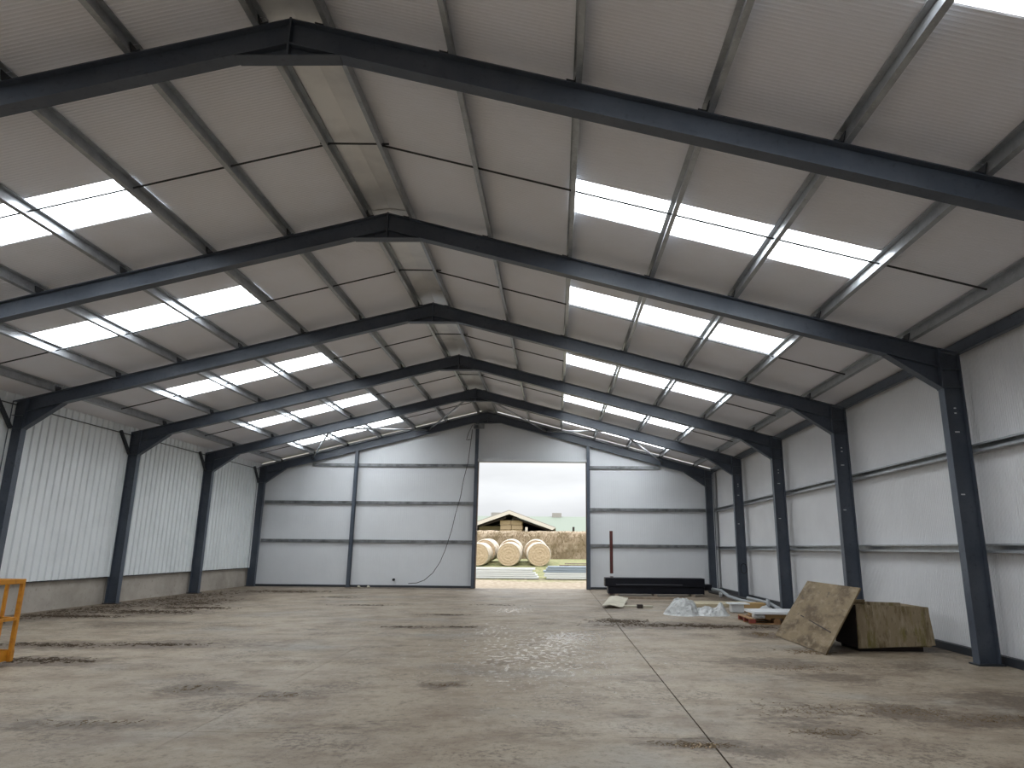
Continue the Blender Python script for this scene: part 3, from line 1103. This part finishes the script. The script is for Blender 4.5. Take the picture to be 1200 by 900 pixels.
tag(MB().box(7.28, 8.5, 16.0, 16.9, .215, .27).build('cladding_panel', WHITE, None, False, .006), 'flat white panel lying on top of the pallet load', 'panel')

# clutter along the right wall behind the pallet
tag(MB().box(6.9, 8.6, 20.6, 21.7, .0, .09).build('insulation_board', CREAM, None, False, .01), 'cream board lying on the floor behind the plastic sheeting', 'board')
tag(MB().box(7.5, 7.82, 18.95, 19.25, .0, .20).build('foam_box', WHITE, None, False, .02), 'white foam packing block on the floor right of the plastic sheeting', 'block')
tag(MB().box(7.42, 7.95, 18.85, 19.3, .205, .235).build('flat_board', WHITE, None, False, .01), 'flat white board laid across the foam packing block', 'board')
tag(MB().box(7.95, 8.55, 19.5, 19.9, .0, .2).build('orange_carton', CARD, None, False, .02), 'orange brown carton beside the white foam block', 'carton')
o = mound('plastic_scrap', POLY, lambda x, y: -.01 + .17 * math.exp(-((x - 8.35) / .22) ** 2 - ((y - 18.9) / .2) ** 2) * (1 + .8 * noise.noise(Vector((x * 9, y * 9, 0)))), 7.95, 8.8, 18.5, 19.3, 26, 26, .04)
tag(o, 'small crumpled white plastic scrap between the carton and the wall', 'plastic scrap')
tag(MB().tube([(7.9, 17.6, .05), (8.4, 17.8, .06), (8.85, 17.5, .05), (8.8, 17.2, .05)], .04, 8).build('black_hose', BLACKM, None, True), 'black hose lying on the floor behind the white panel', 'hose')
tag(MB().tube([(8.30, 20.4, .28), (8.66, 19.6, .20), (8.72, 18.3, .06)], .045, 8).build('grey_pipe', PIPE, None, True), 'grey plastic pipe slanting to the floor by the right wall', 'pipe')
tag(MB().tube([(8.55, 19.3, .0), (8.55, 19.3, .32)], .05, 8).build('upright_pipe', PIPE, None, True), 'short grey pipe standing upright beside the carton', 'pipe')
tag(MB().tube([(8.35, 25.2, .25), (8.45, 24.2, .25), (8.5, 23.4, .12), (8.65, 22.4, .06), (8.78, 21.4, .06)], .055, 8).build('flexible_duct', PIPE, None, True), 'pale grey flexible duct running from the black box along the wall', 'duct')
tag(MB().tube([(8.7, 27.2, .06), (8.86, 24.5, .08), (8.92, 21.5, .06), (8.88, 19.0, .06)], .06, 8).build('black_pipe', BLACKM, None, True), 'long black pipe lying along the foot of the right wall', 'pipe')
tag(MB().tube([(8.55, 24.9, .1), (8.62, 24.9, .1)], .1, 12).build('paint_tin', WHITE), 'small white tin lying beside the end of the black steel box', 'tin')
cyp = D0 + 4 * BAY
pts = [(9.20 + .10 * math.cos(a * math.pi / 8), cyp - .11, .98 + .16 * math.sin(a * math.pi / 8)) for a in range(17)]
tag(MB().tube(pts, .012, 6).build('cable_coil', BLACKM, None, True), 'thin black cable loop hanging on the fifth right column', 'cable')

# ------------------------------------------------------------------ leaning board and wooden crate
t_ = thing('leaning_board', (7.14, 12.8, 0), 'large weathered plywood board leaning against the wooden crate', 'board')
p00, p10 = Vector((7.10, 14.05, 0.012)), Vector((7.13, 11.58, 0.012))
p01, p11 = Vector((7.80, 14.05, 1.02)), Vector((7.77, 11.58, 1.02))
nrm = (p10 - p00).cross(p01 - p00).normalized()
if nrm.x > 0:
    nrm = -nrm


def slabq(a, b_, c, d, th):
    mb = MB()
    n = (b_ - a).cross(d - a).normalized() * th
    mb.add([a, b_, c, d, a + n, b_ + n, c + n, d + n], [(3, 2, 1, 0), (4, 5, 6, 7), (0, 1, 5, 4), (1, 2, 6, 5), (2, 3, 7, 6), (3, 0, 4, 7)])
    return mb


slabq(p10, p00, p01, p11, .022).build('plywood_sheet', PLY, t_)
# a diagonal scar batten and edge wear strip on the face
c0 = p00.lerp(p10, .28).lerp(p01.lerp(p11, .28), .42) + nrm * .008
c1 = p00.lerp(p10, .92).lerp(p01.lerp(p11, .92), .30) + nrm * .008
MB().bar(c0, c1, .018, .006, nrm).build('scar_strip', DARKW, t_)

t_ = thing('wooden_crate', (8.45, 12.5, 0), 'open topped stained plywood crate standing on skids by the right wall', 'crate')
KX0, KX1, KY0, KY1, KZ0, KZ1 = 7.83, 9.02, 12.0, 12.95, .05, .735
bx = MB()
bx.ext([(KX0, KZ0 + .0), (KX0 + .02, KZ1), (KX1, KZ1 - .03), (KX1 + .06, KZ0 + .06)], KY0, KY0 + .022)
bx.build('front_panel', PLY2, t_)
MB().ext([(KX0, KZ0), (KX0 + .02, KZ1), (KX1, KZ1 - .03), (KX1 + .06, KZ0 + .06)], KY1 - .022, KY1).build('back_panel', PLY2, t_)
MB().box(KX0, KX0 + .02, KY0 + .023, KY1 - .023, KZ0, KZ1 - .01).build('side_panel', DARKW, t_)  # left side coloured near black to stand in for shade
MB().box(KX1 + .0, KX1 + .02, KY0 + .023, KY1 - .023, KZ0 + .05, KZ1 - .04).build('side_panel', PLY2, t_)
MB().box(KX0 + .021, KX1 - .001, KY0 + .023, KY1 - .023, KZ0 + .03, KZ0 + .05).build('bottom_panel', PLY2, t_)
MB().box(KX0 + .03, KX0 + .55, KY1 - .06, KY1 - .024, KZ1 - .05, KZ1 + .02).build('rim_batten', PLY, t_)
for y in (KY0 + .1, KY1 - .2):
    MB().box(KX0 + .05, KX1 - .1, y, y + .09, 0, KZ0 + .028).build('skid', DARKW, t_)

# ------------------------------------------------------------------ yellow man-basket at the left edge
t_ = thing('safety_cage', (-5.0, 9.3, 0), 'yellow steel safety cage standing at the left edge of the floor', 'cage')
ax0, ax1, ay0, ay1 = -5.75, -4.45, 8.70, 9.76


def post(x, y, z0=.05, z1=1.12, w=.05, nm='post'):
    MB().box(x - w / 2, x + w / 2, y - w / 2, y + w / 2, z0, z1).build(nm, YEL, t_, False, .006)


for x in (ax0, ax1):
    for y in (ay0, ay1):
        post(x, y)
post(-4.66, ay1, .05, 1.08, .04)
post(-5.2, ay1, .05, 1.08, .04)
for z, hh, nm in ((1.09, .06, 'top_rail'), (.60, .04, 'middle_rail')):
    for y in (ay0, ay1):
        MB().bar((ax0 + .025, y, z), (ax1 - .025, y, z), .04, hh).build(nm, YEL, t_)
    for x in (ax0, ax1):
        MB().bar((x, ay0 + .025, z), (x, ay1 - .025, z), .04, hh).build(nm, YEL, t_)
for y in (ay0, ay1):
    MB().box(ax0 + .026, ax1 + .026, y - .026 if y == ay0 else y + .0255, y - .0255 if y == ay0 else y + .031, .06, .20).build('toe_board', YEL, t_)
for x in (ax0, ax1):
    MB().box(x - .03, x - .026, ay0, ay1, .06, .20).build('toe_board', YEL, t_)
MB().box(ax0 + .03, ax1 - .03, ay0 + .03, ay1 - .03, .06, .075).build('floor_plate', STEELD, t_)
for x in (ax0 + .25, ax1 - .25):
    MB().box(x - .07, x + .07, ay0 + .02, ay1 - .02, 0, .058).build('fork_pocket', BLACKM, t_)

# ------------------------------------------------------------------ loose muck and straw on the floor (nobody could count it)
def litter(name, lab, spots, n, m, smin, smax, flat=.35):
    b_ = MB()
    for _ in range(n):
        cx, cy, rx, ry = rnd.choice(spots)
        x, y = rnd.gauss(cx, rx * .5), rnd.gauss(cy, ry * .5)
        if x < -9.3 or x > 9.2:
            continue
        s_ = rnd.uniform(smin, smax)
        if rnd.random() < .5:
            a = rnd.uniform(0, math.pi)
            L = s_ * rnd.uniform(2, 4)
            d = Vector((math.cos(a), math.sin(a), 0))
            p = Vector((x, y, .006))
            b_.bar(p - d * L / 2, p + d * L / 2 + Vector((0, 0, rnd.uniform(0, .01))), s_ * .25, s_ * .2)
        else:
            k0 = len(b_.v)
            nn = 5
            for q in range(nn):
                a = 2 * math.pi * q / nn
                r_ = s_ * rnd.uniform(.6, 1.2)
                b_.v.append((x + r_ * math.cos(a), y + r_ * math.sin(a) * .8, -.002))
            b_.v.append((x + s_ * .2, y, s_ * flat))
            for q in range(nn):
                b_.f.append((k0 + q, k0 + (q + 1) % nn, k0 + nn))
    o = b_.build(name, m)
    return tag(o, lab, 'debris', None, 'stuff')


litter('muck_litter', 'dark muck and straw scattered along the foot of the left wall', [(-8.8, 17.5, .7, 2.6), (-8.6, 22, .8, 3), (-7.2, 17.4, 1.2, .5), (-7.4, 20.3, .9, 1.5), (-6.8, 25.5, 1.6, .6), (-8.0, 16.2, 1.0, .25), (-6.4, 18.6, .8, .3)], 3600, DIRT, .010, .042)
litter('muck_litter', 'dark muck clods on the floor right of the yellow cage', [(-5.2, 11.7, 1.0, .22), (-3.6, 11.9, .8, .2), (-4.2, 10.2, .7, .2)], 500, DIRT, .012, .04)
litter('muck_litter', 'long dark smear of muck in front of the plastic sheeting', [(5.3, 15.7, 1.4, .35), (6.6, 15.5, 1.0, .28), (4.4, 16.4, .6, .4)], 900, DIRT, .012, .045)
litter('straw_litter', 'brown straw bits scattered over the right foreground floor', [(4.1, 6.35, .35, .08), (5.35, 6.8, .35, .15), (6.6, 7.7, .4, .25), (7.2, 7.4, .7, .18), (6.2, 10.3, .6, .3), (5.5, 7.7, .6, .35)], 1100, STRAWD, .006, .020)
litter('muck_litter', 'small dark muck patches on the floor in front of the gable wall', [(-.1, 14.8, .45, .1), (.9, 14.9, .45, .1), (.3, 17.5, .5, .1), (-2.4, 20, .7, .15), (-4, 23, .7, .2), (1.2, 20.5, .6, .12), (-3.5, 28.1, 4, .2)], 450, DIRT, .01, .035)
litter('straw_litter', 'straw and muck lumps at the lower corner of the leaning board', [(6.9, 14.2, .2, .3), (7.0, 11.9, .3, .25)], 260, STRAWD, .01, .035)
litter('straw_litter', 'brown straw crumbs scattered over the left foreground floor', [(-1.2, 8.4, .3, .2), (-.1, 8.1, .3, .1), (-1.5, 6.8, .7, .15), (1.6, 8.8, .25, .15)], 260, STRAWD, .006, .02)
b_ = MB()
for _ in range(26):
    x, y = rnd.uniform(3.9, 4.25), rnd.uniform(6.25, 6.42)
    s_ = rnd.uniform(.008, .016)
    b_.box(x, x + s_, y, y + s_, 0, s_ * .6)
tag(b_.build('grain_spill', STRAW), 'few pale crumbs on the dark muck patch near the floor joint', 'debris', None, 'stuff')
for (x, y, lab) in ((-4.95, 28.45, 'left one of two pale stones at the foot of the gable wall'), (-4.55, 28.4, 'right one of two pale stones at the foot of the gable wall')):
    b_ = MB()
    import bmesh
    bm = bmesh.new()
    bmesh.ops.create_icosphere(bm, subdivisions=2, radius=.07)
    for v_ in bm.verts:
        v_.co *= 1 + .3 * noise.noise(v_.co * 12)
        v_.co.z *= .6
        v_.co += Vector((x, y, .035))
    me = bpy.data.meshes.new('stone')
    bm.to_mesh(me)
    bm.free()
    me.materials.append(PALE)
    tag(obj('stone', me), lab, 'stone')

# ------------------------------------------------------------------ outside: bales, panel stacks, hedge, barns
def bale(x, y, ang, R, L, lab):
    z = zt(y) + R - .03
    t_ = thing('round_bale', (x, y, zt(y)), lab, 'bale', 'round straw bales outside the doorway')
    d = Vector((math.sin(ang), math.cos(ang), .04)).normalized()
    a = Vector((math.cos(ang), -math.sin(ang), 0))
    u = Vector((0, 0, 1))
    n = 36
    # body
    b_ = MB()
    rings = [(0.0, .93), (.03, .985), (.12, 1.0), (L / 2, 1.01), (L - .12, 1.0), (L - .03, .985), (L, .93)]
    for q, (s_, rr) in enumerate(rings):
        for k_ in range(n):
            t2 = 2 * math.pi * k_ / n
            sag = 1 - .05 * max(0, -math.sin(t2)) ** 2
            r_ = R * rr * (1 + .012 * noise.noise(Vector((k_ * .7, q * 2, x))))
            b_.v.append(tuple(Vector((x, y, z)) + d * s_ + a * math.cos(t2) * r_ * 1.02 + u * math.sin(t2) * r_ * sag))
    for q in range(len(rings) - 1):
        for k_ in range(n):
            b_.f.append((q * n + k_, (q + 1) * n + k_, (q + 1) * n + (k_ + 1) % n, q * n + (k_ + 1) % n))
    b_.build('net_wrapped_body', NET, t_, True)
    for s0, sg in ((-.002, -1), (L + .002, 1)):
        e_ = MB()
        rr_ = [0, .12, .25, .38, .5, .62, .74, .86, .94]
        e_.v.append(tuple(Vector((x, y, z)) + d * (s0 - sg * .0)))
        for q, f_ in enumerate(rr_[1:]):
            for k_ in range(n):
                t2 = 2 * math.pi * k_ / n
                off = .012 * ((q + k_ / n) % 2) + .012 * noise.noise(Vector((q * 3, k_ * .9, x)))
                sag = 1 - .05 * max(0, -math.sin(t2)) ** 2
                e_.v.append(tuple(Vector((x, y, z)) + d * (s0 + sg * off) + a * math.cos(t2) * R * f_ + u * math.sin(t2) * R * f_ * sag))
        for k_ in range(n):
            e_.f.append((0, 1 + k_, 1 + (k_ + 1) % n))
        for q in range(len(rr_) - 2):
            for k_ in range(n):
                e_.f.append((1 + q * n + k_, 1 + (q + 1) * n + k_, 1 + (q + 1) * n + (k_ + 1) % n, 1 + q * n + (k_ + 1) % n))
        e_.build('straw_end', STRAW, t_)


bale(-1.45, 39.5, .10, .64, 1.2, 'left round straw bale, half hidden behind the door jamb')
bale(.27, 39.5, .05, .66, 1.2, 'middle round straw bale of the three outside the doorway')
bale(1.98, 39.5, -.10, .66, 1.2, 'right round straw bale of the three outside the doorway')


bale(-1.22, 40.95, .10, .67, 1.3, 'rear round straw bale behind the left one outside the doorway')
bale(.26, 40.95, .03, .67, 1.3, 'rear round straw bale behind the middle one outside the doorway')
bale(1.74, 40.95, .0, .67, 1.3, 'rear round straw bale behind the right one outside the doorway')


def stack(x0, x1, y, n, mats, lab, grp_step, pname='panel'):
    z = zt(y) + .03
    t_ = thing('panel_stack', ((x0 + x1) / 2, y, zt(y)), lab, 'panel stack')
    for x in (x0 + .4, (x0 + x1) / 2, x1 - .6):
        MB().box(x, x + .1, y, y + 1.0, z - .10, z + .01).build('bearer', TIMB, t_)
    z += .01
    for k_ in range(n):
        h_ = .10
        e = grp_step[k_ % len(grp_step)]
        MB().box(x0 - e[0], x1 + e[1], y, y + 1.0, z, z + h_ - .014).build(pname, mats[k_], t_, False, .004)
        z += h_


stack(-5.0, 2.0, 34.6, 5, [STACKW] * 5, 'low stack of long white cladding panels outside, left side of the doorway', [(0, .06), (0, .0), (0, -.1), (0, -.25), (0, -.12)])
stack(2.45, 9.0, 34.6, 6, [STACKW, STACKW, STACKW, BLUEP, BLUEP, BLUEP], 'low stack of blue grey and white cladding panels outside, right side of the doorway', [(0, 0), (.12, 0), (.08, 0), (.16, 0), (.02, 0), (-.05, 0)])
t_ = thing('timber_pile', (4.4, 38.5, zt(38.5)), 'flat pile of pinkish timber boards on the grass behind the right panel stack', 'timber')
for k_, (xa, xb, yv) in enumerate(((3.3, 6.8, 38.2), (3.6, 7.2, 38.6), (3.1, 6.5, 39.1), (3.4, 7.0, 39.5))):
    MB().bar((xa, yv, zt(yv) + .12 + .05 * (k_ % 2)), (xb, yv + .2, zt(yv + .2) + .12 + .05 * (k_ % 2)), .22, .06).build('board', TIMB if k_ % 2 else REDP, t_)

# dry hedge
b_ = MB()
HX0, HX1, HY0, HY1 = -16, 22, 47.5, 49.6
nxh, prof = 150, [(0, .0), (.05, .5), (.0, 1.0), (.12, 1.5), (.35, 1.78), (1.0, 1.86), (1.7, 1.8), (2.0, 1.4), (2.1, .7), (2.1, 0)]
for i in range(nxh + 1):
    x = HX0 + (HX1 - HX0) * i / nxh
    for (dy, dz) in prof:
        q = noise.noise(Vector((x * 1.1, dy * 2, dz * 2))) * .22 + noise.noise(Vector((x * 4, dy * 5, dz * 5))) * .1
        b_.v.append((x, HY0 + dy + q, zt(HY0) + dz * (1 + q * .25) - .02))
npf = len(prof)
for i in range(nxh):
    for k_ in range(npf - 1):
        b_.f.append((i * npf + k_, (i + 1) * npf + k_, (i + 1) * npf + k_ + 1, i * npf + k_ + 1))
for _ in range(9000):
    x = rnd.uniform(-8, 14)
    z = rnd.uniform(0, 1.78)
    y = HY0 + rnd.uniform(-.18, .25) if z < 1.6 else HY0 + rnd.uniform(0, 1.6)
    L = rnd.uniform(.12, .34)
    a = Vector((rnd.gauss(0, .5), rnd.gauss(-.25, .3), rnd.uniform(.4, 1))).normalized() * L
    if z + a.z > 1.92:
        a.z *= .4
    p = Vector((x, y, zt(HY0) + z))
    w_ = Vector((rnd.uniform(.01, .025), 0, 0))
    k0 = len(b_.v)
    b_.v += [tuple(p - w_), tuple(p + w_), tuple(p + a)]
    b_.f.append((k0, k0 + 1, k0 + 2))
o = b_.build('dry_hedge', HEDGE)
tag(o, 'long low brown hedge of dry twigs behind the round bales', 'hedge')

# open gabled barn with a straw stack
BY = 62.0
t_ = thing('open_barn', (-1.2, BY + 5, zt(62)), 'low open fronted barn with a pale roof edge and dark inside', 'barn')
ax, az, sl, hw = -1.22, 4.82, .355, 4.1
for s in (1, -1):
    MB().ext([(ax, az), (ax + s * hw, az - sl * hw), (ax + s * hw, az - sl * hw - .07), (ax, az - .07)], BY - .3, BY + 14).build('roof_slope', FIBRE, t_)
    MB().ext([(ax, az - .07), (ax + s * hw, az - sl * hw - .07), (ax + s * (hw - .3), az - sl * (hw - .3) - .36), (ax, az - .36)], BY - .34, BY - .27).build('barge_board', BARGE, t_)
    MB().ext([(ax + s * .3, az - .55), (ax + s * (hw - .3), az - sl * (hw - .3) - .36), (ax + s * (hw - .3), az - sl * (hw - .3) - .52), (ax + s * .3, az - .72)], BY + .1, BY + .3).build('rafter', DARKW, t_)
    MB().box(ax + s * (hw - .3) - .09, ax + s * (hw - .3) + .09, BY, BY + .2, zt(BY) - .05, az - sl * hw - .05).build('post', DARKW, t_)
MB().box(.20, .42, BY - .1, BY + .1, zt(BY) - .05, 3.35).build('post', BARGE, t_)
MB().ext([(ax - hw + .3, zt(BY) - .05), (ax + hw - .3, zt(BY) - .05), (ax + hw - .3, az - sl * hw + .02), (ax, az - .1), (ax - hw + .3, az - sl * hw + .02)], BY + 13.6, BY + 13.8).build('back_wall', DARKW, t_)
for s in (1, -1):
    x = ax + s * (hw - .25)
    MB().box(x - .06, x + .06, BY + .3, BY + 13.6, zt(BY) - .05, az - sl * hw - .05).build('side_wall', DARKW, t_)
t_ = thing('straw_stack', (-1.1, BY + 1, zt(62)), 'tall block of stacked square straw bales inside the open barn', 'straw stack')
for r in range(7):
    for c_ in range(2):
        x = -2.08 + c_ * 1.0 + (.04 if r % 2 else 0)
        MB().box(x, x + .97, BY + .5, BY + 2.4, zt(BY) + r * .41 - .05, zt(BY) + r * .41 + .34).build('straw_bale', STRAW, t_, False, .03)
tag(MB().box(-4.2, -2.2, BY + 3, BY + 3.3, zt(BY) - .05, 3.5).build('white_trailer_panel', BWALL), 'pale board standing in the open barn left of the straw stack', 'board')

t_ = thing('long_barn', (6, 80, zt(80)), 'long low barn with a pale green roof and ridge vents behind the open barn', 'barn')
LY = 76.0
b_ = MB()
b_.add([(-40, LY, 3.20), (50, LY, 3.20), (50, LY + 7, 5.10), (-40, LY + 7, 5.10), (-40, LY, 3.30), (50, LY, 3.30), (50, LY + 7, 5.20), (-40, LY + 7, 5.20)],
       [(0, 1, 2, 3), (7, 6, 5, 4), (0, 4, 5, 1), (1, 5, 6, 2), (2, 6, 7, 3), (3, 7, 4, 0)])
b_.build('roof_slope', GROOF, t_)
b_ = MB()
b_.add([(-40, LY + 14, 3.20), (50, LY + 14, 3.20), (50, LY + 7, 5.10), (-40, LY + 7, 5.10), (-40, LY + 14, 3.30), (50, LY + 14, 3.30), (50, LY + 7, 5.20), (-40, LY + 7, 5.20)],
       [(3, 2, 1, 0), (4, 5, 6, 7), (1, 5, 4, 0), (2, 6, 5, 1), (3, 7, 6, 2), (0, 4, 7, 3)])
b_.build('roof_slope', GROOF, t_)
MB().box(-39, 49, LY + .5, LY + 13.5, zt(80) - .1, 3.24).build('wall', BWALL, t_)
for x in (-22, -13.1, -4.2, 3.0, 11.8, 20.6):
    MB().box(x - .55, x + .55, LY + 6.6, LY + 7.4, 5.1, 5.60).build('ridge_vent', FIBRE, t_)
for (x, lab) in ((2.9, 'left slim dark post between the two barns'), (4.4, 'right slim dark post between the two barns')):
    if x > 4:
        tag(MB().box(x - .09, x + .09, 60.0, 60.2, zt(60) - .05, 3.35).build('fence_post', DARKW), 'slim dark post standing in front of the green roofed barn', 'post')
tag(MB().bar((3.0, 60.1, 2.78), (4.3, 60.1, 2.78), .1, .10).build('fence_bar', RUST), 'rusty horizontal bar beside the slim post in front of the green barn', 'bar')
